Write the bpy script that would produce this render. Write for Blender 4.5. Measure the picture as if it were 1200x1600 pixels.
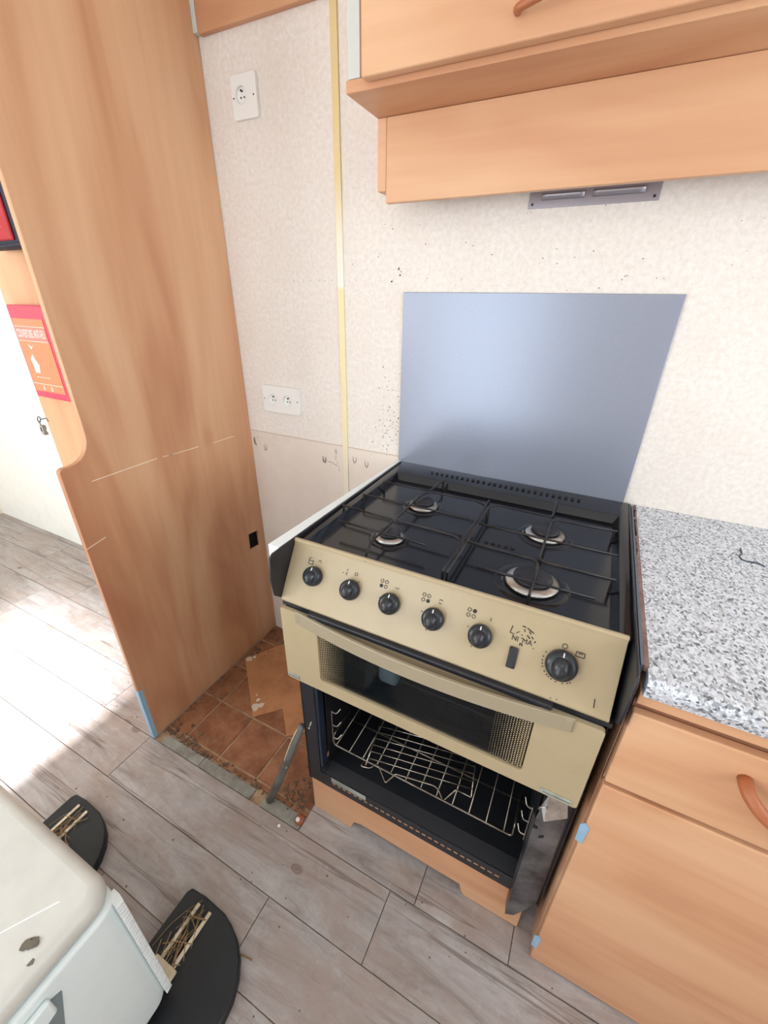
import bpy, bmesh, math, random
from mathutils import Vector, Matrix
random.seed(7)
for o in list(bpy.data.objects): bpy.data.objects.remove(o)
S = bpy.context.scene
COL = S.collection
# ------------------------------------------------------------ camera
cam = bpy.data.cameras.new('camera'); co = bpy.data.objects.new('camera', cam); COL.objects.link(co)
cam.sensor_fit = 'HORIZONTAL'; cam.sensor_width = 36; cam.lens = 36*650/1200
cam.clip_start = .02
R = Matrix(((0.8923172, 0.21622209, -0.396255), (0.45114943, -0.39740835, 0.79908122), (0.01530397, -0.89180413, -0.45216278)))
RX, RY, RZ = Vector([R[i][0] for i in range(3)]), Vector([R[i][1] for i in range(3)]), Vector([R[i][2] for i in range(3)])
m = Matrix.Identity(4)
for i in range(3): m[i][0] = RX[i]; m[i][1] = -RY[i]; m[i][2] = -RZ[i]
CP = Vector((1.08847752, -1.1001352, 1.3359)); m.translation = CP
co.matrix_world = m
S.camera = co
# ------------------------------------------------------------ world, sun, window light, exposure
w = bpy.data.worlds.new('world'); S.world = w; w.use_nodes = True
bg = w.node_tree.nodes['Background']; bg.inputs[0].default_value = (.80, .90, 1, 1); bg.inputs[1].default_value = 3.0
def lamp(name, kind, loc, aim, energy, size=None, size_y=None, col=(1, 1, 1), angle=None):
    l = bpy.data.lights.new(name, kind); l.energy = energy; l.color = col
    if kind == 'AREA': l.shape = 'RECTANGLE'; l.size = size; l.size_y = size_y
    if angle: l.angle = angle
    o = bpy.data.objects.new(name, l); COL.objects.link(o); o.location = loc
    o.rotation_euler = (Vector(aim)).to_track_quat('-Z', 'Y').to_euler()
    return o
lamp('sun', 'SUN', (1.5, -4, 3), (-.47, .88, -.90), 22, col=(.94, .96, 1), angle=math.radians(7))
lamp('window_light', 'AREA', (2.57, -.95, 1.42), (-1, 0, -.05), 10.5, 1.5, .85, (.93, .97, 1))
lamp('doorway_light', 'AREA', (.2, -2.27, 1.05), (0, 1, 0), 6, .85, 1.8, (.95, .98, 1))
lamp('ceiling_fill_light', 'AREA', (1.35, -1.6, 2.135), (0, .25, -1), 5, .7, .5, (.97, .98, 1))  # unseen fill lamp added under the ceiling, which has no hatch
lamp('bedroom_area_light', 'AREA', (-1.4, -2.27, 1.4), (0, 1, -.15), 38, 1.2, .9, (.97, .99, 1))  # lamp added inside the room; the wall behind it is closed
S.view_settings.view_transform = 'Standard'; S.view_settings.look = 'None'
S.view_settings.gamma = 1; S.view_settings.use_curve_mapping = False
S.view_settings.exposure = 0.0
# ------------------------------------------------------------ helpers
def lin(r, g, b):
    f = lambda c: (c/255/12.92) if c/255 <= .04045 else ((c/255+.055)/1.055)**2.4
    return (f(r), f(g), f(b), 1)
class NT:
    def __init__(s, name, rough=.5, metal=0, col=(200, 200, 200), spec=.5, coat=0):
        s.m = bpy.data.materials.new(name); s.m.use_nodes = True; s.t = s.m.node_tree
        s.b = s.t.nodes['Principled BSDF']; s.b.inputs['Base Color'].default_value = lin(*col)
        s.b.inputs['Roughness'].default_value = rough; s.b.inputs['Metallic'].default_value = metal
        s.b.inputs['Specular IOR Level'].default_value = spec; s.b.inputs['Coat Weight'].default_value = coat
    def n(s, t, **k):
        x = s.t.nodes.new(t)
        for a, v in k.items():
            if a in x.inputs.keys(): x.inputs[a].default_value = v
            else: setattr(x, a, v)
        return x
    def l(s, a, b): s.t.links.new(a, b)
    def pos(s, scale=(1, 1, 1), rnd=False):
        g = s.n('ShaderNodeNewGeometry'); mp = s.n('ShaderNodeMapping'); mp.inputs['Scale'].default_value = scale
        s.l(g.outputs['Position'], mp.inputs['Vector'])
        if rnd:
            oi = s.n('ShaderNodeObjectInfo'); mu = s.n('ShaderNodeMath', operation='MULTIPLY'); mu.inputs[1].default_value = 37
            s.l(oi.outputs['Random'], mu.inputs[0]); s.l(mu.outputs[0], mp.inputs['Location'])
        return mp.outputs[0]
    def noise(s, vec, scale=5, detail=4, rough=.6, dist=0):
        x = s.n('ShaderNodeTexNoise'); x.inputs['Scale'].default_value = scale; x.inputs['Detail'].default_value = detail
        x.inputs['Roughness'].default_value = rough; x.inputs['Distortion'].default_value = dist
        s.l(vec, x.inputs['Vector']); return x.outputs[0]
    def ramp(s, fac, stops, const=False):
        x = s.n('ShaderNodeValToRGB'); e = x.color_ramp.elements
        if const: x.color_ramp.interpolation = 'CONSTANT'
        while len(e) > 1: e.remove(e[-1])
        e[0].position = stops[0][0]; e[0].color = stops[0][1] if len(stops[0][1]) == 4 else lin(*stops[0][1])
        for p, c in stops[1:]:
            q = e.new(p); q.color = c if len(c) == 4 else lin(*c)
        s.l(fac, x.inputs[0]); return x.outputs[0]
    def mix(s, fac, a, b, mode='MIX'):
        x = s.n('ShaderNodeMix', data_type='RGBA', blend_type=mode)
        for v, k in ((fac, 0), (a, 6), (b, 7)):
            if isinstance(v, (int, float)): x.inputs[k].default_value = v
            elif isinstance(v, tuple): x.inputs[k].default_value = v if len(v) == 4 else lin(*v)
            else: s.l(v, x.inputs[k])
        return x.outputs[2]
    def base(s, c): s.l(c, s.b.inputs['Base Color']); return s
    def bump(s, h, st=.2, d=.002):
        x = s.n('ShaderNodeBump'); x.inputs['Strength'].default_value = st; x.inputs['Distance'].default_value = d
        s.l(h, x.inputs['Height']); s.l(x.outputs[0], s.b.inputs['Normal']); return s
W0, B0 = (1, 1, 1, 1), (0, 0, 0, 1)
def plain(name, col, rough=.5, metal=0, spec=.5, var=0, coat=0, grime=None):
    k = NT(name, rough, metal, col, spec, coat)
    if var or grime:
        v = k.noise(k.pos((1, 1, 1)), 14, 5, .65)
        c2 = grime or tuple(max(0, x-var) for x in col)
        k.base(k.ramp(v, [(.42, col), (.72, c2)]))
    return k.m
def wood(name, axis, c1=(224, 180, 142), c2=(208, 156, 118), c3=(186, 128, 94), rough=.42):
    k = NT(name, rough, 0, c1, .4)
    sc = {'z': (3.4, 3.4, .6), 'x': (.6, 3.4, 3.4), 'y': (3.4, .6, 3.4)}[axis]
    fine = {'z': (60, 60, 2), 'x': (2, 60, 60), 'y': (60, 2, 60)}[axis]
    a = k.noise(k.pos(sc, True), 1.6, 3, .5, .9); b = k.noise(k.pos(fine, True), 1, 2, .6)
    base = k.ramp(a, [(.30, c1), (.47, tuple((p+q)//2 for p, q in zip(c1, c2))), (.58, c2), (.74, c3)])
    f = k.ramp(b, [(.35, (1, 1, 1, 1)), (.75, (.945, .92, .90, 1))])
    c = k.mix(1, base, f, 'MULTIPLY')
    v = k.n('ShaderNodeTexVoronoi'); v.inputs['Scale'].default_value = 2.6
    k.l(k.pos({'z': (1, 1, .6), 'x': (.6, 1, 1), 'y': (1, .6, 1)}[axis], True), v.inputs['Vector'])
    kn = k.ramp(v.outputs['Distance'], [(.0, (.55, .38, .28, 1)), (.03, (.8, .66, .56, 1)), (.085, (1, 1, 1, 1))])
    k.base(k.mix(.75, c, kn, 'MULTIPLY'))
    return k.m
M = {}
M['wood_z'] = wood('alder_vertical', 'z'); M['wood_x'] = wood('alder_horizontal', 'x')
M['wood_handle'] = plain('orange_handle_wood', (174, 104, 66), .4, var=14)
# wallpaper: mottled cream vinyl
k = NT('mottled_wallpaper', .6, 0, (232, 222, 210), .3)
a = k.noise(k.pos(), 95, 4, .7); b = k.noise(k.pos(), 7, 3, .6); d = k.noise(k.pos((1, 1, 1)), 420, 2, .6)
c = k.ramp(a, [(.36, (226, 218, 209)), (.5, (233, 226, 218)), (.64, (239, 233, 226))])
c = k.mix(k.ramp(b, [(.4, B0), (.8, (.4, .4, .4, 1))]), c, (224, 211, 198))
c = k.mix(k.ramp(d, [(.62, B0), (.72, (.35, .35, .35, 1))]), c, (176, 164, 156))
k.base(c).bump(a, .12, .001); M['paper'] = k.m
M['paper_low'] = None
M['white_wall'] = plain('white_painted_panel', (240, 242, 238), .5, var=6)
M['cream_wall'] = plain('cream_painted_panel', (236, 226, 205), .6, var=8)
M['ceiling'] = plain('white_ceiling', (235, 235, 232), .7, var=4)
# floor planks
k = NT('greywashed_plank', .42, 0, (170, 164, 160), .4)
p = k.pos((1.5, 9, 1), True)
a = k.noise(p, 2.4, 6, .7, 1.1); b = k.noise(k.pos((1.6, 2.4, 1), True), 2.6, 6, .72, .6); d = k.noise(k.pos((2, 60, 1), True), 1.3, 4, .75, .4); q = k.noise(k.pos((5, 5, 1), True), 4, 7, .8)
c = k.ramp(a, [(.32, (136, 128, 124)), (.45, (161, 154, 151)), (.6, (176, 171, 169)), (.75, (188, 184, 182))])
c = k.mix(k.ramp(b, [(.44, B0), (.62, (.7, .7, .7, 1))]), c, (158, 140, 130))
c = k.mix(k.ramp(d, [(.60, B0), (.72, (.5, .5, .5, 1))]), c, (104, 94, 90))
c = k.mix(k.ramp(q, [(.54, B0), (.74, (.55, .55, .55, 1))]), c, (132, 120, 114))
c = k.mix(k.ramp(q, [(.26, (.5, .5, .5, 1)), (.42, B0)]), c, (196, 196, 198))
cr = k.n('ShaderNodeTexNoise'); cr.inputs['Scale'].default_value = 1; cr.inputs['Detail'].default_value = 3; k.l(k.pos((.8, 26, 1), True), cr.inputs['Vector'])
c = k.mix(k.ramp(cr.outputs[0], [(.61, B0), (.622, (.6, .6, .6, 1)), (.632, (.6, .6, .6, 1)), (.645, B0)]), c, (104, 92, 86))
v = k.n('ShaderNodeTexVoronoi'); v.inputs['Scale'].default_value = 6; k.l(k.pos((.8, 1.3, 1), True), v.inputs['Vector'])
c = k.mix(k.ramp(v.outputs['Distance'], [(.0, (.8, .8, .8, 1)), (.05, (.45, .45, .45, 1)), (.065, (.7, .7, .7, 1)), (.10, B0)]), c, (108, 90, 82))
k.base(c).bump(a, .15, .0015); M['plank'] = k.m
M['joint'] = plain('dark_joint', (70, 62, 58), .9)
M['edge_strip'] = plain('raw_plank_edge', (150, 148, 140), .7, grime=(112, 104, 94))
# terracotta vinyl tiles
k = NT('old_terracotta_tile', .55, 0, (150, 92, 62), .35)
a = k.noise(k.pos((1, 1, 1), True), 9, 6, .7); b = k.noise(k.pos(), 30, 5, .7)
c = k.ramp(a, [(.33, (116, 74, 52)), (.5, (146, 96, 68)), (.68, (170, 120, 86))])
c = k.mix(k.ramp(b, [(.5, B0), (.72, (.6, .6, .6, 1))]), c, (150, 118, 90))
k.base(c); M['tile'] = k.m
M['grout'] = plain('tan_grout', (180, 150, 120), .85, grime=(120, 92, 70))
M['dirt'] = plain('brown_dirt', (118, 94, 74), .95, grime=(84, 66, 52))
# worktop
k = NT('granite_laminate', .28, 0, (210, 212, 214), .5)
v = k.n('ShaderNodeTexVoronoi'); v.inputs['Scale'].default_value = 370; k.l(k.pos((.85, .6, 1)), v.inputs['Vector'])
sep = k.n('ShaderNodeSeparateColor'); k.l(v.outputs['Color'], sep.inputs[0])
c = k.ramp(sep.outputs[0], [(0, (98, 102, 110)), (.08, (146, 152, 160)), (.24, (182, 187, 194)), (.46, (202, 207, 214)), (.70, (219, 224, 231))], True)
b = k.noise(k.pos(), 60, 3, .6)
c = k.mix(k.ramp(b, [(.55, B0), (.7, (.4, .4, .4, 1))]), c, (178, 168, 160))
k.base(c); M['granite'] = k.m
k = NT('blue_grey_splash_panel', .30, .35, (146, 152, 168), .5)
b = k.noise(k.pos((1, 1, 1)), 500, 2, .5); k.base(k.ramp(b, [(.4, (148, 155, 171)), (.6, (154, 161, 177))])); M['splash'] = k.m
M['enamel'] = plain('black_enamel', (21, 22, 27), .17, spec=.5)
M['enamel_dull'] = plain('dull_black_enamel', (28, 30, 37), .42, grime=(40, 40, 45))
M['liner'] = plain('oven_liner', (22, 24, 30), .5, var=6)
M['black_hole'] = plain('dark_hole', (5, 5, 6), .9)  # near-black that paints the shade inside holes and slots
M['beige'] = plain('beige_enamel', (176, 159, 127), .30, var=5)
M['beige_light'] = plain('beige_handle', (156, 144, 120), .42)
M['knob'] = plain('black_knob_plastic', (34, 39, 45), .28)
M['ink'] = plain('black_print', (28, 26, 24), .6)
M['white_ink'] = plain('white_print', (225, 225, 220), .5)
k = NT('dark_window_glass', .06, 0, (22, 26, 28), .6); k.b.inputs['Transmission Weight'].default_value = 0; k.b.inputs['Alpha'].default_value = .3; M['glass'] = k.m
M['alu'] = plain('burner_aluminium', (205, 203, 200), .32, .85, grime=(140, 128, 112))
M['wire'] = plain('chrome_wire', (188, 182, 170), .25, .9, grime=(110, 92, 74))
M['rack'] = plain('shaded_rack_wire', (150, 144, 132), .3, .9, grime=(84, 72, 60))  # chrome darkened to paint the weaker light on the rack
M['grate'] = plain('dark_grate_wire', (38, 38, 42), .35, .4, grime=(70, 62, 58))
k = NT('stained_sheet_metal', .35, .8, (150, 150, 150)); a = k.noise(k.pos(), 11, 4, .6)
k.base(k.ramp(a, [(.32, (70, 66, 66)), (.5, (118, 120, 124)), (.7, (150, 152, 156))])); M['sheet'] = k.m
M['steel'] = plain('brushed_vent_metal', (172, 168, 176), .35, .5)
M['label_silver'] = plain('silver_label', (176, 182, 174), .45, .2, grime=(120, 122, 112))
M['white_gloss'] = plain('white_laminate_edge', (232, 238, 238), .25)
M['pale_strip'] = plain('pale_grey_strip', (206, 208, 202), .4)
M['rust'] = plain('rusty_edge', (146, 118, 112), .8, grime=(104, 74, 66))
M['rust_grey'] = plain('grey_edge', (92, 100, 112), .6)
k = NT('yellowed_seam', .45, 0, (236, 220, 176)); g = k.n('ShaderNodeNewGeometry'); sx = k.n('ShaderNodeSeparateXYZ'); k.l(g.outputs['Position'], sx.inputs[0])
mr = k.n('ShaderNodeMapRange'); mr.inputs[1].default_value = .7; mr.inputs[2].default_value = 2.0; k.l(sx.outputs[2], mr.inputs[0])
k.base(k.ramp(mr.outputs[0], [(0, (232, 222, 202)), (.12, (234, 224, 200)), (.2, (238, 224, 180)), (.511, (240, 224, 174)), (.513, (244, 240, 228)), (.60, (240, 232, 208)), (.7, (232, 210, 156)), (1, (226, 202, 146))])); M['seam'] = k.m
M['socket'] = plain('white_socket_plastic', (238, 238, 234), .3)
M['red'] = plain('red_case', (206, 56, 88), .35)
M['red_dark'] = plain('red_pouch_fabric', (176, 36, 46), .7, var=20)
M['navy'] = plain('navy_pouch_fabric', (34, 36, 56), .7, var=8)
M['orange_label'] = plain('orange_label', (226, 128, 88), .45)
M['blue_film'] = plain('pale_blue_film', (150, 188, 214), .3, var=14)
M['white_plastic'] = plain('white_appliance_plastic', (228, 240, 240), .35, var=4)
M['yellow_plastic'] = plain('yellowed_appliance_plastic', (206, 206, 199), .35, var=8)
M['grey_plastic'] = plain('grey_groove_and_shade', (120, 134, 136), .5)
M['black_plastic'] = plain('black_tray_plastic', (12, 19, 25), .5, grime=(22, 30, 34))
M['bar'] = plain('cream_bar_plastic', (226, 214, 190), .5, grime=(190, 172, 140))
M['twig'] = plain('dry_twig', (158, 128, 92), .9, grime=(112, 96, 62))
M['leaf'] = plain('dead_leaf', (116, 112, 96), .8, grime=(74, 60, 52))
M['pipe_grey'] = plain('grey_conduit', (112, 114, 110), .5, grime=(84, 78, 70))
M['cream_wire'] = plain('cream_wire', (216, 204, 170), .5)
M['ply'] = plain('thin_plywood', (192, 136, 92), .6, grime=(168, 112, 74))
M['paint_flake'] = plain('white_flake', (216, 204, 184), .8)
M['copper'] = plain('brown_pipe_stub', (168, 96, 66), .5, grime=(120, 80, 60))
M['dark_wire'] = plain('dark_wire_scrap', (50, 66, 78), .5)
M['chip'] = plain('white_chip', (240, 240, 245), .5)

class MB:
    def __init__(s): s.bm = bmesh.new()
    def box(s, x0, x1, y0, y1, z0, z1, mtx=None):
        v = [s.bm.verts.new((x, y, z)) for x in (x0, x1) for y in (y0, y1) for z in (z0, z1)]
        if mtx: 
            for q in v: q.co = mtx @ q.co
        for f in ((0, 1, 3, 2), (4, 6, 7, 5), (0, 4, 5, 1), (2, 3, 7, 6), (0, 2, 6, 4), (1, 5, 7, 3)): s.bm.faces.new([v[i] for i in f])
        return s
    def prism(s, pts, d):                       # closed polygon of 3-D points pushed along d
        a = [s.bm.verts.new(p) for p in pts]; b = [s.bm.verts.new(Vector(p)+Vector(d)) for p in pts]; n = len(a)
        s.bm.faces.new(a); s.bm.faces.new(b[::-1])
        for i in range(n): s.bm.faces.new([a[i], b[i], b[(i+1) % n], a[(i+1) % n]])
        return s
    def poly(s, pts): s.bm.faces.new([s.bm.verts.new(p) for p in pts]); return s
    def tube(s, pts, r, seg=8, closed=False):
        pts = [Vector(p) for p in pts]; n = len(pts); rings = []
        up = None
        for i, p in enumerate(pts):
            if closed: t = (pts[(i+1) % n]-pts[i-1]).normalized()
            else: t = (pts[min(i+1, n-1)]-pts[max(i-1, 0)]).normalized()
            if up is None: up = t.orthogonal().normalized()
            up = (up-t*up.dot(t)).normalized(); bi = t.cross(up)
            rr = r[i] if isinstance(r, (list, tuple)) else r
            rings.append([s.bm.verts.new(p+(up*math.cos(2*math.pi*j/seg)+bi*math.sin(2*math.pi*j/seg))*rr) for j in range(seg)])
        for i in range(n if closed else n-1):
            A, B = rings[i], rings[(i+1) % n]
            for j in range(seg): s.bm.faces.new([A[j], A[(j+1) % seg], B[(j+1) % seg], B[j]])
        if not closed: s.bm.faces.new(rings[0][::-1]); s.bm.faces.new(rings[-1])
        return s
    def lathe(s, prof, c, ax=(0, 0, 1), seg=32):   # prof: (radius, height)
        ax = Vector(ax).normalized(); u = ax.orthogonal().normalized(); v = ax.cross(u); c = Vector(c); rings = []
        for r, h in prof:
            if r < 1e-6: rings.append([s.bm.verts.new(c+ax*h)])
            else: rings.append([s.bm.verts.new(c+ax*h+(u*math.cos(2*math.pi*j/seg)+v*math.sin(2*math.pi*j/seg))*r) for j in range(seg)])
        for A, B in zip(rings, rings[1:]):
            for j in range(seg):
                q = [A[j % len(A)], A[(j+1) % len(A)], B[(j+1) % len(B)], B[j % len(B)]]
                q = list(dict.fromkeys(q))
                if len(q) > 2: s.bm.faces.new(q)
        return s
    def sheet(s, fn, nu, nv):                   # grid surface from fn(u,v)
        g = [[s.bm.verts.new(fn(i/nu, j/nv)) for j in range(nv+1)] for i in range(nu+1)]
        for i in range(nu):
            for j in range(nv): s.bm.faces.new([g[i][j], g[i+1][j], g[i+1][j+1], g[i][j+1]])
        return s
    def build(s, name, mat, parent=None, bevel=0, seg=2, smooth=False, kind=None, label=None, thick=0):
        bmesh.ops.recalc_face_normals(s.bm, faces=s.bm.faces)
        me = bpy.data.meshes.new(name); s.bm.to_mesh(me); s.bm.free()
        return finish(me, name, mat, parent, bevel, seg, smooth, kind, label, thick)
def finish(me, name, mat, parent=None, bevel=0, seg=2, smooth=False, kind=None, label=None, thick=0):
    me.materials.clear(); me.materials.append(mat)
    o = bpy.data.objects.new(name, me); COL.objects.link(o)
    if smooth or bevel:
        for f in me.polygons: f.use_smooth = True
        if not smooth: me.set_sharp_from_angle(angle=math.radians(35))
    if thick:
        q = o.modifiers.new('solid', 'SOLIDIFY'); q.thickness = thick; q.offset = 0
    if bevel:
        q = o.modifiers.new('bevel', 'BEVEL'); q.width = bevel; q.segments = seg; q.limit_method = 'ANGLE'; q.angle_limit = math.radians(40)
        q.harden_normals = False
    if parent:
        o.parent = parent
        o.matrix_parent_inverse = PW[parent.name].inverted() if parent.name in PW else Matrix.Identity(4)
    if kind: o['kind'] = kind
    if label: o['label'] = label
    return o
PW = {}
def thing(name, label, cat, loc, group=None, kind=None):
    o = bpy.data.objects.new(name, None); COL.objects.link(o); o.location = loc; o.empty_display_size = .05
    PW[o.name] = Matrix.Translation(loc)
    if label: o['label'] = label
    if cat: o['category'] = cat
    if group: o['group'] = group
    if kind: o['kind'] = kind
    return o
def tag(o, label, cat, group=None, kind=None):
    o['label'] = label; o['category'] = cat
    if group: o['group'] = group
    if kind: o['kind'] = kind
    return o
def B(name, mat, x0, x1, y0, y1, z0, z1, parent=None, bevel=0, seg=2, **k):
    return MB().box(x0, x1, y0, y1, z0, z1).build(name, mat, parent, bevel, seg, **k)
def plate(name, mat, outlines, depth, frame, parent=None, bevel=0, seg=2, **k):
    """filled outline(s) with holes; frame = (origin, u, v, n): u,v in the plate, extruded along n by depth"""
    cu = bpy.data.curves.new(name, 'CURVE'); cu.dimensions = '2D'; cu.fill_mode = 'BOTH'; cu.extrude = depth/2; cu.bevel_depth = 0
    for pts in outlines:
        sp = cu.splines.new('POLY'); sp.points.add(len(pts)-1); sp.use_cyclic_u = True
        for i, p in enumerate(pts): sp.points[i].co = (p[0], p[1], 0, 1)
    t = bpy.data.objects.new('tmp', cu); COL.objects.link(t)
    dg = bpy.context.evaluated_depsgraph_get(); me = bpy.data.meshes.new_from_object(t.evaluated_get(dg), depsgraph=dg)
    bpy.data.objects.remove(t); bpy.data.curves.remove(cu)
    o_, u, v, n = [Vector(q) for q in frame]
    mt = Matrix(((u.x, v.x, n.x, 0), (u.y, v.y, n.y, 0), (u.z, v.z, n.z, 0), (0, 0, 0, 1))); mt.translation = o_ + n*depth/2
    me.transform(mt)
    bm = bmesh.new(); bm.from_mesh(me); bmesh.ops.remove_doubles(bm, verts=bm.verts, dist=1e-6); bmesh.ops.recalc_face_normals(bm, faces=bm.faces); bm.to_mesh(me); bm.free()
    me.name = name
    return finish(me, name, mat, parent, bevel, seg, **k)
def text(name, mat, body, size, frame, parent, depth=.0003, shear=0, sx=1):
    cu = bpy.data.curves.new(name, 'FONT'); cu.body = body; cu.size = size; cu.extrude = depth; cu.align_x = 'CENTER'; cu.align_y = 'CENTER'
    t = bpy.data.objects.new('tmp', cu); COL.objects.link(t)
    dg = bpy.context.evaluated_depsgraph_get(); me = bpy.data.meshes.new_from_object(t.evaluated_get(dg), depsgraph=dg)
    bpy.data.objects.remove(t); bpy.data.curves.remove(cu)
    o_, u, v, n = [Vector(q) for q in frame]; u = u*sx
    mt = Matrix(((u.x, v.x, n.x, 0), (u.y, v.y, n.y, 0), (u.z, v.z, n.z, 0), (0, 0, 0, 1))); mt.translation = o_
    me.transform(mt); me.name = name
    return finish(me, name, mat, parent)
def rrect(x0, x1, y0, y1, r, n=5):
    out = []
    for cx, cy, a in ((x1-r, y1-r, 0), (x0+r, y1-r, 90), (x0+r, y0+r, 180), (x1-r, y0+r, 270)):
        for i in range(n+1):
            t = math.radians(a+90*i/n); out.append((cx+r*math.cos(t), cy+r*math.sin(t)))
    return out
def circ(cx, cy, r, n=24, sy=1): return [(cx+r*math.cos(2*math.pi*i/n), cy+r*sy*math.sin(2*math.pi*i/n)) for i in range(n)]
def arc_smooth(pts, r, n=5):
    """round the inner corners of a polyline"""
    pts = [Vector(p) for p in pts]; out = [pts[0]]
    for a, b, c in zip(pts, pts[1:], pts[2:]):
        d1, d2 = (a-b), (c-b); rr = min(r, d1.length*.49, d2.length*.49)
        p, q = b+d1.normalized()*rr, b+d2.normalized()*rr
        for i in range(n+1):
            t = i/n; out.append(p*(1-t)**2+b*2*t*(1-t)+q*t*t)
    out.append(pts[-1]); return out
XZ = lambda y: ((0, y, 0), (1, 0, 0), (0, 0, 1), (0, -1, 0))          # plate in x/z, facing -y, extruded towards the viewer
YZ = lambda x: ((x, 0, 0), (0, 1, 0), (0, 0, 1), (1, 0, 0))
XY = lambda z: ((0, 0, z), (1, 0, 0), (0, 1, 0), (0, 0, 1))

# ============================================================ THE SETTING
H = 2.15; XL, XR, YF = -2.376, 2.62, -2.32
wb = B('wall_back', M['paper'], -.02, XR, 0, .04, -.03, H, kind='structure')
B('wall_rear', M['white_wall'], XL, -.02, 0, .04, -.03, H, kind='structure')
B('wall_left', M['cream_wall'], XL-.04, XL, YF, .04, -.03, H, kind='structure')
plate('wall_right', M['paper'], [[(YF, -.03), (.04, -.03), (.04, H), (YF, H)], [(-1.72, .98), (-.18, .98), (-.18, 1.86), (-1.72, 1.86)]], .04, YZ(XR), kind='structure')
plate('wall_front', M['paper'], [[(XL-.04, -.03), (XR+.04, -.03), (XR+.04, H), (XL-.04, H)],
      [(-.25, .0), (.66, .0), (.66, 1.95), (-.25, 1.95)]], .04, XZ(YF), kind='structure')
B('ceiling', M['ceiling'], XL-.04, XR+.04, YF-.04, .04, H, H+.03, kind='structure')
fl = B('floor', M['grout'], XL-.04, XR+.04, YF-.04, .04, -.04, -.0062, kind='structure')
def frame_rect(name, x0, x1, z0, z1, axis, at):
    q = [rrect(x0-.03, x1+.03, z0-.03, z1+.03, .01), rrect(x0+.015, x1-.015, z0+.015, z1-.015, .01)]
    return plate(name, M['white_gloss'], q, .02, XZ(at) if axis == 'y' else YZ(at), kind='structure')
frame_rect('window_1', -2.05, -.75, .92, 1.88, 'y', YF)  # frame only; wall behind kept closed to shut out the sun
frame_rect('window_2', -1.72, -.18, .98, 1.86, 'x', XR-.02)
# seam strip on the wall
B('trim_1', M['seam'], .3915, .4105, -.004, 0, .02, 1.915, bevel=.001, kind='structure')
# planks
G = .0011
def plank(x0, x1, y0, y1, mat='plank'):
    o = MB().box(x0+G, x1-G, y0+G, y1-G, -.0062, random.uniform(-.0004, .0002)).build('plank', M[mat], fl)
    o.location.z += 0; return o
rows = {}
ys = [-.03+.15*0, -.18, -.33, -.48, -.63, -.78, -.936, -1.09, -1.245, -1.4, -1.555, -1.71, -1.865, -2.02, -2.175, -2.31]
joints = {0: [-.62, -1.53], 1: [-.12, -1.03, -1.94], 2: [-.40, -1.22, -2.1], 3: [-.272, -1.18, -2.09], 4: [-1.84, -.93, -.018, .892, 1.80],
          5: [-2.1, -1.195, -.284, .627, 1.54], 6: [-1.6, -.69, .214, 1.12, 2.0], 7: [-1.3, -.4, .5, 1.42, 2.3]}
B0_ = [0]+[0]
plist = [(0, -.03)]
for i in range(len(ys)-1):
    y1, y0 = ys[i], ys[i+1]
    js = joints.get(i, [(-2.2+((i*.37) % .91))+.91*n for n in range(6)])
    xe = XR if i >= 4 else -.001
    xs = [XL]+sorted(j for j in js if XL+.05 < j < xe-.05)+[xe]
    for a, b in zip(xs, xs[1:]): plank(a, b, y0, y1)
plank(XL, -.001, -.03, -.0005)
for a, b in ((.603, .957), (.957, 1.187), (1.187, 2.1), (2.1, XR)): plank(a, b, -.63, -.48)
plank(1.24, 2.0, -.48, -.33)
# narrow raw edge pieces between planks and old floor
for a, b, y in ((.03, .205, -.598), (.205, .42, -.597), (.46, .60, -.592)):
    MB().box(a+G, b-G, -.6285, y, -.0062, -.0008).build('edge_strip', M['edge_strip'], fl)
# old tiles in the opening
tx = [.002, .0855, .2405, .3955, .5505, .70]; ty = [-.592, -.572, -.4135, -.257, -.10, -.003]
for i in range(5):
    for j in range(5):
        g = .0035
        MB().box(tx[i]+(g if i else 0), tx[i+1]-g, ty[j]+g, ty[j+1]-g, -.0062, -.0040).build('tile', M['tile'], fl)
# dirt along the edges of the opening
mb = MB(); rd = random.Random(3)
def blob(mb, x, y, z, r, h=.002):
    n = 7; pts = [(x+r*rd.uniform(.6, 1.2)*math.cos(6.283*i/n), y+r*rd.uniform(.6, 1.2)*math.sin(6.283*i/n), z) for i in range(n)]
    mb.prism(pts, (0, 0, h*rd.uniform(.5, 1.3)))
for i in range(110): blob(mb, .003+abs(rd.gauss(0, .014)), rd.uniform(-.6, -.02), -.0042, rd.uniform(.001, .0035), .002)
for i in range(110): blob(mb, rd.uniform(.03, .60), -.588+rd.gauss(0, .006), -.0042, rd.uniform(.0015, .005), .003)
for i in range(60): blob(mb, rd.uniform(.0, .14), -.59+abs(rd.gauss(0, .02)), -.0042, rd.uniform(.0015, .006), .004)
for i in range(90): blob(mb, rd.gauss(.53, .035), -.575+abs(rd.gauss(0, .03)), -.0042, rd.uniform(.0015, .0045), .002)
for i in range(50): blob(mb, rd.gauss(.06, .05), rd.uniform(-.2, -.02), -.0042, rd.uniform(.0015, .005), .004)
tag(mb.build('dirt', M['dirt'], kind='stuff'), 'brown crumbs and dirt along the edges of the old tiled floor patch', 'dirt', kind='stuff')
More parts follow.
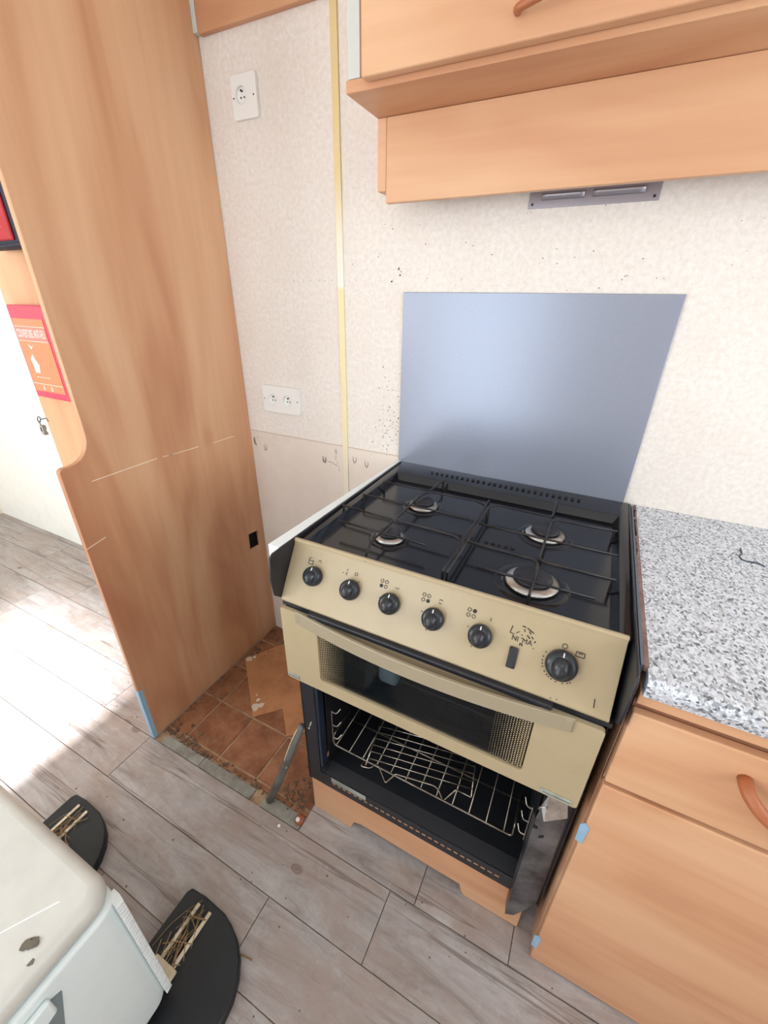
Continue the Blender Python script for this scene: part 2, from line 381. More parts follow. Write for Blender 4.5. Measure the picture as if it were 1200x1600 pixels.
# specks over the planks
mb = MB()
for i in range(70):
    x, y = rd.uniform(-1.1, 1.4), rd.uniform(-1.0, -.5)
    if x > .0 and y > -.64 and x < .6: y -= .15
    if x > .58 and y > -.62: y -= .1
    if x < .01 and x > -.03 and y > -.66: x -= .1
    if (-.06 < x < .24 or .43 < x < .71) and y < -.84: y += .15
    blob(mb, x, y, .0003, rd.uniform(.0010, .0028), .001)
tag(mb.build('floor_debris', M['dirt']), 'small dark crumbs scattered over the grey planks', 'debris', kind='stuff')

# marks on wall back
mb = MB(); mark = lambda x, z, r, sy=1: mb.prism([(p[0], -.0002, p[1]) for p in circ(x, z, r, 7, sy)], (0, -.0004, 0))
for i in range(22): mark(.011+i*.026+rd.uniform(-.006, .006), 1.382+rd.uniform(-.002, .003), rd.uniform(.0005, .0016), .5)
for x, z, r, sy in [(.013, .877, .0045, 3.4), (.018, .864, .003, 2), (.031, .892, .0022, 1), (.063, .870, .0016, 1.5), (.045, .89, .001, 1), (.099, .874, .0014, 1), (.105, .904, .001, 1), (.189, .887, .0018, .8), (.17, .897, .001, 1),
    (.363, .892, .0060, 1.9), (.362, .872, .0032, 3), (.367, .852, .0022, 5), (.374, .834, .0026, 4.5), (.475, .885, .001, 1), (.494, .905, .0018, 1), (.548, .93, .0012, 1),
    (.573, 1.409, .002, 1.6), (.577, 1.395, .0022, 1), (.554, 1.381, .0025, .8), (.401, .897, .001, 1), (.401, .866, .001, 1), (.401, 1.40, .0012, 1)]: mark(x, z, r, sy)
for i in range(75): mark(min(.585, rd.gauss(.555, .022)), rd.gauss(1.02, .06), rd.uniform(.0005, .0018))
for i in range(60): mark(rd.uniform(.43, 1.7), rd.uniform(1.36, 1.52), rd.uniform(.0004, .0013))
for x, z in ((.315, .862), (.434, .880), (.478, .873), (.062, .862), (.318, .86)):       # peeled loops around old screw holes
    pts = [(x+.0055*math.cos(a), -.0006, z+.014*math.sin(a)) for a in [math.radians(t) for t in range(150, 400, 18)]]
    mb.tube(pts, [.0005+.0007*math.sin(math.pi*q/(len(pts)-1)) for q in range(len(pts))], 5)
mb.tube([(.33, -.0005, .853), (.345, -.0005, .852), (.355, -.0005, .848), (.366, -.0005, .843)], .0007, 5)
mb.build('wall_marks', plain('brown_spot', (78, 50, 40), .9, var=20), wb, kind='stuff')
MB().box(.0, .595, -.0012, 0, .914, .917).build('old_worktop_line', plain('faint_tan_ridge', (206, 188, 168), .7), wb, bevel=.0004)
MB().box(.0, .595, -.0006, 0, .36, .9135).build('unpapered_panel', plain('peach_tinted_board', (229, 217, 204), .6, var=6), wb)

# ============================================================ TALL WOODEN PARTITION / WARDROBE
wr = thing('wardrobe', 'tall alder-effect wardrobe side with stepped rounded front edge, left of the cooker', 'wardrobe', (-.01, -.3, 0))
yl = -.626
prof = [(-.0015, .0), (yl, .0), (yl, .955)]
for a in range(180, 89, -15): prof.append((yl+.012+.012*math.cos(math.radians(a)), .958+.012*math.sin(math.radians(a))))
prof.append((-.60, .97))
for a in range(-90, 1, 15): prof.append((-.60+.055*math.cos(math.radians(a)), .97+.065+.065*math.sin(math.radians(a))))
prof += [(-.545, 2.148), (-.0015, 2.148)]
hole = [(-.086, .452), (-.030, .445), (-.030, .515), (-.083, .521)]
plate('side_panel', M['wood_z'], [prof, hole], .016, YZ(-.016), wr)
B('front_panel', M['wood_z'], -.482, -.017, -.40, -.385, 0, H-.002, wr, .001)
B('inner_panel', M['wood_z'], -.482, -.468, -.385, -.002, 0, H-.002, wr)
B('bottom_strip', M['blue_film'], -.017, .0008, yl-.003, yl+.011, .001, .222, wr, label='pale blue exposed strip at the foot of the front edge')
mb = MB()
for (y0, z0), (y1, z1) in (((-.565, .919), (-.379, .922)), ((-.36, .921), (-.326, .919)), ((-.34, .9195), (-.233, .916)), ((-.175, .913), (-.083, .911)), ((-.626, .752), (-.60, .757)), ((-.60, .757), (-.575, .762))):
    mb.prism([(.0, y0, z0), (.0, y1, z1), (.0, y1, z1+.0018), (.0, y0, z0+.0014)], (.0006, 0, 0))
mb.build('scratch_line', plain('chipped_white_line', (250, 236, 214), .5), wr, kind='stuff')
B('hole_shade', M['black_hole'], -.030, -.017, -.09, -.024, .44, .525, wr)  # black block that paints the darkness inside the hole

# red fire blanket case
fb = thing('fire_blanket_case', 'red fire blanket case with orange instruction label on the wardrobe front', 'fire blanket', (-.34, -.40, 1.06))
B('case', M['red'], -.428, -.248, -.425, -.4003, 1.062, 1.312, fb, .004)
B('label_panel', M['orange_label'], -.418, -.268, -.4262, -.425, 1.082, 1.278, fb)
B('title_band', plain('pink_band', (222, 124, 108), .5), -.418, -.270, -.4268, -.4262, 1.222, 1.256, fb)
FB = lambda x, z: ((x, -.4269, z), (1, 0, 0), (0, 0, 1), (0, -1, 0))
text('title_lettering', M['white_ink'], 'COUVERTURE ANTI-FEU', .030, FB(-.344, 1.239), fb, sx=.42)
mb = MB()
for z in (1.2205, 1.2575, 1.103): mb.box(-.418, -.270, -.4268, -.4262, z, z+.0012)
mb.box(-.372, -.367, -.4268, -.4262, 1.086, 1.098); mb.box(-.332, -.327, -.4268, -.4262, 1.086, 1.098)
mb.prism([(-.385, -.4262, 1.135), (-.362, -.4262, 1.135), (-.355, -.4262, 1.158), (-.366, -.4262, 1.170), (-.372, -.4262, 1.186), (-.388, -.4262, 1.172), (-.384, -.4262, 1.155)], (0, -.0006, 0))
mb.prism([(-.378, -.4262, 1.212), (-.368, -.4262, 1.198), (-.352, -.4262, 1.212), (-.362, -.4262, 1.205)], (0, -.0006, 0))
for i in range(6): mb.box(-.385+i*.011, -.377+i*.011, -.4267, -.4262, 1.122, 1.1235)
mb.build('label_print', M['white_ink'], fb)
B('pull_tab', M['red'], -.36, -.33, -.4253, -.4245, 1.066, 1.0715, fb)
# pouch
pc = thing('fabric_pouch', 'navy and red fabric pouch hanging above the red fire blanket case', 'pouch', (-.3, -.40, 1.44))
def pf(x0, x1, z0, z1, y):
    o = MB().box(x0, x1, y, -.4003, z0, z1); return o
pf(-.40, -.188, 1.437, 1.76, -.447).build('pouch_body', M['navy'], pc, .014, 3)
MB().box(-.392, -.226, -.4530, -.446, 1.452, 1.70).build('red_panel', M['red_dark'], pc, .005, 2)
mb = MB(); mb.prism([(-.335, -.4532, 1.50), (-.262, -.4532, 1.478), (-.262, -.4532, 1.485), (-.30, -.4532, 1.56), (-.335, -.4532, 1.58)], (0, -.0006, 0)); mb.build('white_mark', M['white_ink'], pc)
mb = MB().tube([(-.39, -.447, 1.442), (-.30, -.449, 1.441), (-.20, -.447, 1.444)], .0035, 8).build('piping', M['navy'], pc)
# ring catch behind panel edge
lt = thing('ring_catch', 'small dark ring and white catch on the edge beyond the wardrobe', 'catch', (-.49, -.39, .92))
mb = MB(); mb.tube([(-.499+.0085*math.cos(a), -.412+.002*math.sin(a), .979+.0085*math.sin(a)) for a in [6.283*i/20 for i in range(20)]], .0015, 8, True).tube([(-.4905, -.412, .980), (-.478, -.4006, .983)], .0015, 8).tube([(-.478, -.4006, .983), (-.470, -.4012, .974)], .0012, 6); mb.build('ring', M['knob'], lt)
MB().tube([(-.508, -.409, .972), (-.512, -.408, .962), (-.512, -.407, .955)], .0025, 6).box(-.517, -.502, -.410, -.398, .925, .957).build('catch_body', plain('grey_white_catch', (150, 150, 144), .4), lt, .003)
MB().box(-.516, -.510, -.4108, -.4098, .936, .950).build('catch_slot', M['black_hole'], lt, .0005)
MB().box(-.503, -.4815, -.4005, -.398, .935, .945).build('catch_arm', M['socket'], lt)

# high board and strip in the corner
ub = tag(B('wall_board', M['wood_x'], .0155, .392, -.016, -.0005, 1.917, H-.002, bevel=.001), 'alder-effect board high on the wall beside the wardrobe, left of the seam strip', 'board')
tag(B('corner_strip', M['pale_strip'], .0008, .0150, -.018, -.0005, 1.92, H-.002, bevel=.001), 'pale grey vertical strip in the corner beside the wardrobe top', 'strip')

# ============================================================ OVERHEAD CABINET + CANOPY
oc = thing('overhead_cabinet', 'alder-effect overhead cabinet with hinged door above the cooker', 'cabinet', (1.4, -.1, 1.53))
B('carcass', M['wood_x'], .565, 2.40, -.204, -.0005, 1.690, H-.002, oc)
B('shelf_board', M['wood_x'], .561, 2.40, -.222, -.0005, 1.671, 1.6895, oc, .0012)
dr = MB().box(.605, 2.0, -.244, -.2235, 1.680, 2.13).build('door', M['wood_x'], oc, .003, 3)
B('end_strip', M['pale_strip'], .5655, .5905, -.2215, -.2045, 1.6900, 2.14, oc, .001, label='pale grey end strip')
B('recess', plain('gap_shade_wood', (176, 124, 90), .7), .592, 2.0, -.2225, -.2045, 1.6900, 2.14, oc)  # slab behind the door, wood darkened to paint the gap's shade
hd = MB().tube(arc_smooth([(.866, -.243, 1.713), (.868, -.262, 1.708), (.90, -.270, 1.711), (.98, -.272, 1.722), (1.01, -.262, 1.724), (1.012, -.243, 1.724)], .012), .0055, 10).build('handle', M['wood_handle'], dr, smooth=True)
cn = thing('cooker_canopy', 'plain alder-effect canopy board under the overhead cabinet', 'canopy', (1.4, -.05, 1.53))
B('front_board', M['wood_x'], .5835, 2.40, -.1, -.086, 1.527, 1.6705, cn, .0012)
B('side_board', M['wood_x'], .563, .583, -.1, -.0005, 1.549, 1.6705, cn, .0008)
# louvre vent
vt = thing('wall_vent', 'small grey metal louvre vent on the wall below the canopy', 'vent', (.99, 0, 1.51))
B('plate', M['steel'], .872, 1.113, -.0022, -.0003, 1.514, 1.594, vt, .0006)
for x0, x1 in ((.897, .980), (.995, 1.087)):
    for kz in range(3):
        z = 1.545-.0+kz*.017-.006
        MB().sheet(lambda u, v, x0=x0, x1=x1, z=z: Vector((x0+(x1-x0)*u, -.0022-.0060*math.sin(math.pi*min(v*.62, .5)) if v < .95 else -.0022, z-.0115*(1-v)+.0)), 8, 6).build('louvre', M['steel'], vt, smooth=True, thick=.0006)
        MB().box(x0+.002, x1-.002, -.0028, -.0022, z-.0115, z-.0095).build('slot', M['black_hole'], vt)
for x in (.880, 1.104): MB().lathe([(0, .0012), (.0018, .001), (.0026, 0)], (x, -.0022, 1.5215), (0, -1, 0), 12).build('screw', M['grate'], vt)

# ============================================================ SOCKETS
def socket(x0, x1, z0, z1, outs, label, loc):
    t = thing('wall_socket', label, 'socket', loc)
    hs = [circ(x, z, .0185, 28) for x, z in outs]
    plate('cover_plate', M['socket'], [rrect(x0, x1, z0, z1, .006)]+hs, .009, XZ(-.0003), t, .0025)
    for x, z in outs:
        c = MB().lathe([(.0183, .0088), (.0175, .0088), (.0168, .0022), (0, .0022)], (x, -.0003, z), (0, -1, 0), 28).build('outlet', M['socket'], t)
        for dx, dz, r in ((-.0055, -.003, .0021), (.0055, -.003, .0021)):
            MB().lathe([(0, .0006), (r, .0006), (r, 0)], (x+dx, -.0026, z+dz), (0, -1, 0), 12).build('pin_hole', M['black_hole'], c)
        MB().tube([(x, -.002, z+.009), (x, -.0085, z+.009)], .0021, 10).build('earth_pin', M['grate'], c)
    for x in (x0+.006, x1-.010):
        z = (z0+z1)/2; MB().lathe([(0, .0008), (.0017, .0006), (.0022, 0)], (x, -.0092, z), (0, -1, 0), 12).build('screw', M['grate'], t)
socket(.095, .176, 1.746, 1.832, [(.125, 1.793)], 'single white wall socket high up under the corner board', (.135, 0, 1.746))
socket(.085, .237, .996, 1.082, [(.126, 1.037), (.187, 1.037)], 'double white wall socket at mid height beside the wardrobe', (.16, 0, .996))

# ============================================================ SPLASH PANEL
tag(B('splash_panel', M['splash'], .591, 1.203, -.0062, -.0004, .880, 1.357, bevel=.001), 'plain blue-grey rectangular splash panel on the wall behind the cooker', 'splashback')

# ============================================================ COOKER
ck = thing('gas_cooker', 'old beige and black built-in gas cooker with six knobs and missing oven door', 'cooker', (.91, -.28, .14))
X0, X1 = .600, 1.2185
cheek = [(-.012, .141), (-.556, .141), (-.556, .775), (-.588, .796), (-.603, .81), (-.6085, .85), (-.604, .897), (-.595, .904), (-.012, .904)]
plate('side_panel', M['enamel_dull'], [cheek], .004, YZ(X0), ck)
plate('side_panel', M['enamel_dull'], [cheek], .004, YZ(X1-.004), ck)
B('back_panel', M['liner'], X0+.004, X1-.004, -.018, -.012, .141, .895, ck)
# oven frame
def stile(x0, x1): return B('front_stile', M['enamel_dull'], x0, x1, -.5562, -.546, .145, .60, ck, .002)
stile(X0+.0042, .640); stile(1.163, X1-.0042)
B('inner_bevel', plain('blue_highlight_edge', (32, 44, 60), .35), .6405, .648, -.5545, -.53, .215, .575, ck, .003)  # bevel tinted blue to paint the highlight along the stile
sl = [rrect(.676+i*.0163, .6865+i*.0163, .1645, .1735, .001, 1) for i in range(28)]
plate('slotted_rail', M['enamel_dull'], [[(.6405, .146), (1.1625, .146), (1.1625, .196), (.6405, .196)]]+sl, .0014, XZ(-.5545), ck)
MB().prism([(.652, -.5535, .196), (.652, -.52, .205), (.652, -.03, .212), (.652, -.03, .205), (.652, -.5535, .190)], (.511, 0, 0)).prism([(.6405, -.553, .186), (.6405, -.50, .190), (.6405, -.50, .216), (.6405, -.553, .200)], (.0119, 0, 0)).build('oven_floor', M['liner'], ck)
lb = B('rating_label', M['label_silver'], .675, .780, -.5572, -.5563, .1790, .1965, ck, .0003)
B('oven_side', M['liner'], .6525, .655, -.53, -.02, .212, .565, ck); B('oven_side', M['liner'], 1.16, 1.1625, -.53, -.02, .212, .565, ck)
B('divider', M['enamel_dull'], .6045, 1.214, -.5545, -.02, .562, .5755, ck, .002)
B('upper_rail', M['enamel_dull'], .6405, 1.1625, -.5562, -.546, .545, .575, ck, .003)
B('compartment_back', M['liner'], .6045, 1.214, -.20, -.19, .576, .80, ck)
MB().box(.788, .835, -.515, -.47, .577, .70).build('grill_bracket', plain('blue_grey_bracket', (150, 176, 190), .4), ck, .012, 3, label='pale blue-grey bracket behind the grill glass')
B('element_guard', M['liner'], .68, 1.12, -.50, -.30, .5765, .592, ck, .004)
for z in (.272, ): pass
mb = MB().tube([(.625, -.556, .388), (.627, -.566, .384), (.629, -.572, .387)], .0025, 8); mb.build('catch_pin', M['alu'], ck)
# fascia
ft, fbm = Vector((0, -.525, .905)), Vector((0, -.590, .791)); fd = (fbm-ft).normalized(); fn = Vector((0, fd.z, -fd.y)); fl_ = (fbm-ft).length
FN = fn if fn.y < 0 else -fn
UP = -fd
def FP(x, d, o=0): return Vector((x, 0, 0)) + ft + fd*d + FN*o
fas = MB(); sec = [(0, -.006), (.0, .0), (.002, .003), (.006, .0035), (.012, .0), (fl_-.003, 0), (fl_, -.003), (fl_, -.014), (.004, -.014)]
fas.prism([FP(.6045, d, o) for d, o in sec], (1.2075-.6045, 0, 0))
fa = fas.build('control_panel', M['beige'], ck, .0008)
def disc(mb, x, d, r, o=.0002, h=.0004, n=14): mb.prism([FP(x+r*math.cos(6.283*i/n), d+r*math.sin(6.283*i/n), o) for i in range(n)], FN*h)
def ring(mb, x, d, r, t=.0005, a0=0, a1=360, n=16):
    for i in range(n):
        a, b = [math.radians(a0+(a1-a0)*q/n) for q in (i, i+1)]
        mb.prism([FP(x+r*math.cos(a), d+r*math.sin(a), .0002), FP(x+r*math.cos(b), d+r*math.sin(b), .0002), FP(x+(r-t*2)*math.cos(b), d+(r-t*2)*math.sin(b), .0002), FP(x+(r-t*2)*math.cos(a), d+(r-t*2)*math.sin(a), .0002)], FN*.0004)
def bar2(mb, x0, d0, x1, d1, t=.0006):
    a, b = Vector((x0, d0)), Vector((x1, d1)); n = (b-a).normalized(); n = Vector((-n.y, n.x))*t
    mb.prism([FP(*(a+n), .0002), FP(*(b+n), .0002), FP(*(b-n), .0002), FP(*(a-n), .0002)], FN*.0004)
KX = [.667, .752, .835, .919, 1.002, 1.129]; KD = [.064, .066, .067, .068, .0695, .072]
pr = MB()
def four(x, d, filled):
    for i, (dx, dd) in enumerate(((-.0045, -.0045), (.0045, -.0045), (-.0045, .0045), (.0045, .0045))):
        (disc if i == filled else ring)(pr, x+dx, d+dd, .0034)
four(.815, .036, 2); four(.898, .037, 3); four(.980, .038, 1)
bar2(pr, .648, .031, .648, .043); bar2(pr, .648, .043, .658, .043); bar2(pr, .658, .043, .658, .034); bar2(pr, .648, .036, .658, .036); bar2(pr, .649, .031, .654, .0305)
bar2(pr, .735, .033, .737, .030); bar2(pr, .727, .039, .730, .039); bar2(pr, .7375, .036, .7345, .039); bar2(pr, .7345, .039, .737, .042)
ring(pr, .673, .033, .0032, a0=150, a1=400); ring(pr, .756, .035, .0034); ring(pr, 1.128, .043, .0042); ring(pr, .842, .034, .004, a0=10, a1=160, n=5); 
ring(pr, .925, .036, .004, a0=200, a1=330, n=5); ring(pr, .925, .036, .004, a0=60, a1=150, n=4); ring(pr, 1.010, .039, .0035, a0=-60, a1=60, n=5)
for a, b in (((1.145, .045), (1.157, .045)), ((1.157, .045), (1.157, .052)), ((1.157, .052), (1.145, .052)), ((1.145, .052), (1.145, .045)), ((1.148, .047), (1.154, .047))): bar2(pr, *a, *b)
for kx, kd, angs, rr in ((.752, .066, (-55,), .0225), (.835, .067, (190, 120), .0225), (.919, .068, (195, 110), .0235), (1.002, .0695, (200, 115), .0240), (1.129, .072, (205, 188, 175, 165, 155, 140, 128, 120, 110, 95, 75, 60, 52), .0275)):
    for a in angs: disc(pr, kx+rr*math.cos(math.radians(a)), kd+rr*math.sin(math.radians(a)), .0011, n=7)
disc(pr, .769, .006, .0014, .003, n=8); disc(pr, 1.125, .1255, .001, n=6); disc(pr, 1.134, .1245, .001, n=6); bar2(pr, 1.183, .104, 1.184, .117, .0007)
# worn emblem fragments
bar2(pr, 1.048, .037, 1.046, .049, .0007); bar2(pr, 1.046, .049, 1.053, .0495, .0006); bar2(pr, 1.055, .047, 1.060, .043, .0005); bar2(pr, 1.063, .047, 1.066, .0475, .0005)
bar2(pr, 1.062, .033, 1.068, .0335, .0008); bar2(pr, 1.070, .034, 1.081, .039, .0008); bar2(pr, 1.066, .037, 1.068, .041, .0007); bar2(pr, 1.074, .038, 1.077, .042, .0008); bar2(pr, 1.072, .045, 1.077, .049, .0009); bar2(pr, 1.079, .045, 1.082, .048, .0008)
bar2(pr, 1.085, .053, 1.086, .050, .0008); ring(pr, 1.066, .0625, .0028, .0009, 120, 420, 8); disc(pr, 1.085, .062, .0009, n=6)
pr.build('printed_symbols', M['ink'], fa, kind='stuff')
def FT(x, d, o): return (FP(x, d, o), Vector((1, 0, 0)), UP, FN)
text('lettering_fragment', M['ink'], "NI 'MA", .0115, FT(1.066, .0555, .0004), fa, sx=.95)
def knob(x, d, r, first=None, a=0, lab=None):
    mb = MB(); mb.lathe([(r*1.0, 0), (r*1.02, .004), (r*.97, .010), (r*.90, .0135), (r*.55, .0150), (0, .0152)], FP(x, d), FN, 36)
    kb = mb.build('knob', M['knob'], ck, smooth=True, label=lab)
    g = MB()
    def grip(u, v):
        t = (u-.5)*2; wv = (v-.5)*2
        px = wv*r*.58*math.sqrt(max(0, 1-abs(t)**2.4)); pd = t*r*.74+r*.12
        hgt = .013 + .0135*math.sqrt(max(0, 1-wv*wv*.92))*math.sqrt(max(0, 1-abs(t)**2.2*.93))
        c_, s_ = math.cos(a), math.sin(a); xx, dd = px*c_-pd*s_, px*s_+pd*c_
        return FP(x+xx, d+dd, hgt)
    g.sheet(grip, 16, 10); g.build('grip', M['knob'], kb, smooth=True)
    q = MB(); c_, s_ = math.cos(a), math.sin(a)
    L0, L1 = -.90*r, -.56*r
    def P2(px, pd, o): return FP(x+px*c_-pd*s_, d+px*s_+pd*c_, o)
    q.prism([P2(-.0009, L0, .0136), P2(.0009, L0, .0136), P2(.0009, L1, .0152), P2(-.0009, L1, .0152)], FN*.0012)
    q.build('pointer_mark', M['white_ink'], kb)
for i in range(5): knob(KX[i], KD[i], .0196, a=0)
knob(KX[5], KD[5], .0236, a=0, lab='larger oven knob')
B2 = MB(); B2.prism([FP(1.051, .069, .0), FP(1.065, .069, .0), FP(1.065, .103, .0), FP(1.051, .103, .0)], FN*.0045); B2.build('ignition_switch', M['knob'], ck, .0018)
# hob
mb = MB(); ox0, ox1, oy0, oy1 = X0+.0042, X1-.0042, -.5245, -.0075; ix0, ix1, iy0, iy1 = .622, 1.196, -.512, -.078; zt, zb = .897, .8785
ov = lambda x, y, z: mb.bm.verts.new((x, y, z))
O = [ov(ox0, oy0, zt), ov(ox1, oy0, zt), ov(ox1, oy1, zt+.006), ov(ox0, oy1, zt+.006)]
I = [ov(ix0, iy0, zt), ov(ix1, iy0, zt), ov(ix1, iy1, zt-.001), ov(ix0, iy1, zt-.001)]
Fq = [ov(ix0+.010, iy0+.01, zb), ov(ix1-.010, iy0+.01, zb), ov(ix1-.010, iy1-.012, zb), ov(ix0+.010, iy1-.012, zb)]
for i in range(4):
    j = (i+1) % 4; mb.bm.faces.new([O[i], O[j], I[j], I[i]]); mb.bm.faces.new([I[i], I[j], Fq[j], Fq[i]])
mb.bm.faces.new(Fq)
hb = mb.build('hob_top', M['enamel'], ck, .0035, 3, thick=.0012)
mb = MB()
for i in range(27): mb.lathe([(.0042, 0), (.0042, .0004), (0, .0004)], (.716+i*.01496, -.0435, .9019), (0, -.08, 1), 10)
mb.build('vent_holes', M['black_hole'], hb, kind='stuff')
mb = MB()
for x0, n in ((.828, 5), (.942, 5)):
    for i in range(n): mb.box(x0+i*.0135, x0+i*.0135+.0085, -.323, -.313, zb, zb+.0009)
mb.build('vent_slots', M['black_hole'], hb, kind='stuff')
def burner(x, y, r, lab=None):
    b_ = MB().lathe([(r*1.55, .0), (r*1.45, .0022), (r*1.2, .0018), (r*1.1, .0005), (0, .0005)], (x, y, zb+.0007), (0, 0, 1), 40).build('burner', M['enamel'], ck, smooth=True, label=lab)
    MB().lathe([(r*1.0, 0), (r*1.10, .004), (r*1.08, .0065), (r*.84, .0105), (r*.7, .0112), (r*.7, .0)], (x, y, zb+.0014), (0, 0, 1), 40).build('flame_ring', M['alu'], b_, smooth=True)
    MB().lathe([(0, .009), (r*.72, .009), (r*.80, .0125), (r*.78, .0155), (r*.6, .0172), (0, .0176)], (x-.0, y, zb+.0035), (0, 0, 1), 40).build('burner_cap', M['enamel_dull'], b_, smooth=True)
    MB().tube([(x-r*1.18, y-r*.35, zb), (x-r*1.18, y-r*.35, zb+.009)], .0014, 8).build('spark_pin', M['alu'], b_)
burner(.762, -.222, .033); burner(.757, -.402, .029, 'smallest front burner'); burner(1.052, -.228, .038); burner(1.056, -.424, .043, 'largest burner')
# grill door
fr = [rrect(.604, 1.2075, .5795, .7765, .006)]; hole_d = rrect(.693, 1.112, .612, .745, .006)
gd = plate('grill_door', M['beige'], [fr[0], hole_d], .0085, XZ(-.5860), ck, .003, 3)
plate('door_liner', M['enamel_dull'], [rrect(.607, 1.2045, .5825, .7735, .004), rrect(.690, 1.115, .606, .748, .006)], .0235, XZ(-.5625), gd)
gl = B('door_glass', M['glass'], .694, 1.111, -.590, -.587, .613, .744, gd)
mb = MB()
for side in (0, 1):
    x0 = .6935 if side == 0 else 1.0525
    for c_ in range(14):
        x = (x0+c_*.0043); fade = (c_ if side == 0 else 13-c_)
        for rr_ in range(26):
            z = .6165+rr_*.0049+(.00245 if c_ % 2 else 0)
            if z > .742: continue
            s_ = .00195-.00011*fade
            mb.prism([(x-s_*1.05, -.5902, z), (x, -.5902, z-s_*1.15), (x+s_*1.05, -.5902, z), (x, -.5902, z+s_*1.15)], (0, -.0003, 0))
mb.build('printed_mesh', M['beige'], gl, kind='stuff')
hm = MB()
def hp(x): t = (x-.9045)/.2605; return -.5965-.022*(1-t*t)
xs = [.644+.521*i/28 for i in range(29)]
secs = []
for x in xs:
    y = hp(x); e = min(1, (x-.644)/.02, (1.165-x)/.02)
    secs.append([hm.bm.verts.new(p) for p in ((x, y+.006, .781), (x, y+.001, .7815), (x, y, .779), (x, y-.001, .752), (x, y+.001, .7495), (x, y+.005, .7505))])
for a, b in zip(secs, secs[1:]):
    for i in range(6): hm.bm.faces.new([a[i], a[(i+1) % 6], b[(i+1) % 6], b[i]])
hm.bm.faces.new(secs[0]); hm.bm.faces.new(secs[-1][::-1])
hd2 = hm.build('door_handle', M['beige_light'], gd)
for x in (.651, 1.158): MB().box(x-.006, x+.006, -.5995, -.594, .756, .778).build('handle_mount', M['beige_light'], hd2, .0015)
MB().box(.675, 1.131, -.598, -.565, .7775, .7895).build('air_gap_trim', M['enamel_dull'], ck, .003, 3)
B('gap_strip', M['enamel_dull'], .6045, 1.214, -.585, -.566, .7775, .787, ck)
pa = B('corner_plate', M['label_silver'], .606, .637, -.5965, -.5946, .5845, .5945, gd, .0006); pb = B('corner_plate', M['label_silver'], 1.147, 1.198, -.5965, -.5946, .5840, .5945, gd, .0006)
for q, x0, x1 in ((pa, .609, .635), (pb, 1.152, 1.196)): B('plate_line', M['ink'], x0, x1, -.5969, -.5965, .5885, .5892, q); 
# hanging sheet-metal hinge panel at the right
mb = MB(); 
Pm = [(1.158, -.572, .470), (1.166, -.566, .540), (1.208, -.560, .535), (1.2105, -.560, .150), (1.175, -.572, .085), (1.157, -.574, .075)]
mb.prism(Pm, (.0, .0016, 0)); hpn = mb.build('hinge_panel', M['sheet'], ck, .0004, label='stained bare metal hinge panel where the oven door was')
MB().prism([(1.157, -.574, .08), (1.158, -.573, .468), (1.1535, -.557, .460), (1.1530, -.557, .10)], (.0012, 0, 0)).build('folded_edge', M['sheet'], hpn)
MB().prism([(1.160, -.573, .512), (1.170, -.586, .492), (1.206, -.572, .510), (1.2, -.561, .536), (1.168, -.566, .540)], (0, .0015, .0006)).build('folded_tab', M['alu'], hpn)
MB().prism([(1.158, -.5755, .455), (1.166, -.5755, .452), (1.165, -.5755, .444), (1.157, -.5755, .442)], (0, -.0004, 0)).build('slot', M['black_hole'], hpn)
MB().prism([(1.171, -.5742, .417), (1.180, -.5735, .423), (1.180, -.5735, .432), (1.172, -.5742, .427)], (0, -.0006, 0)).build('slot', M['black_hole'], hpn)
MB().tube(arc_smooth([(1.158, -.573, .50), (1.158, -.582, .523), (1.166, -.584, .530), (1.170, -.576, .522)], .006), .0016, 8).build('hook', M['alu'], hpn)
# pan supports (two loose wire grates)
ZG = .9075; rg = .0025
def grate(label, lines, feet):
    t = thing('pan_support', label, 'pan support', (lines[0][0][0], lines[0][0][1], .879), 'wire pan supports on the hob')
    for ln in lines: MB().tube(arc_smooth([(p[0], p[1], p[2] if len(p) > 2 else ZG) for p in ln], .012), rg, 8).build('wire', M['grate'], t, smooth=True)
    for x, y in feet: MB().tube([(x, y, ZG), (x, y, .8795)], .0026, 8).build('foot', M['grate'], t)
grate('left wire pan support over the two left burners', [
    [(.631, -.185), (.762, -.183), (.769, -.098)],
    [(.624, -.282), (.750, -.281), (.896, -.281), (.907, -.281, ZG-.010)],
    [(.909, -.183, ZG-.010), (.889, -.183), (.765, -.186), (.752, -.215), (.752, -.365), (.890, -.369), (.908, -.372, ZG-.010)],
    [(.613, -.358), (.750, -.366), (.750, -.474), (.751, -.500, .882)],
    [(.645, -.427), (.85, -.432)],
    [(.910, -.165), (.910, -.502)]], [(.634, -.185), (.626, -.282), (.769, -.10), (.910, -.17), (.910, -.50), (.615, -.358)])
grate('right wire pan support over the two right burners', [
    [(1.057, -.096), (1.058, -.184), (.930, -.184), (.9185, -.20), (.9185, -.502)],
    [(1.190, -.188), (1.059, -.196), (1.058, -.377), (1.072, -.385), (1.188, -.385)],
    [(.919, -.295), (1.190, -.294)],
    [(.919, -.380), (1.050, -.384), (1.060, -.40), (1.060, -.498)],
    [(.961, -.458), (1.158, -.458)]], [(1.057, -.098), (.9185, -.50), (1.060, -.496), (1.184, -.188), (1.183, -.385), (.9185, -.20)])
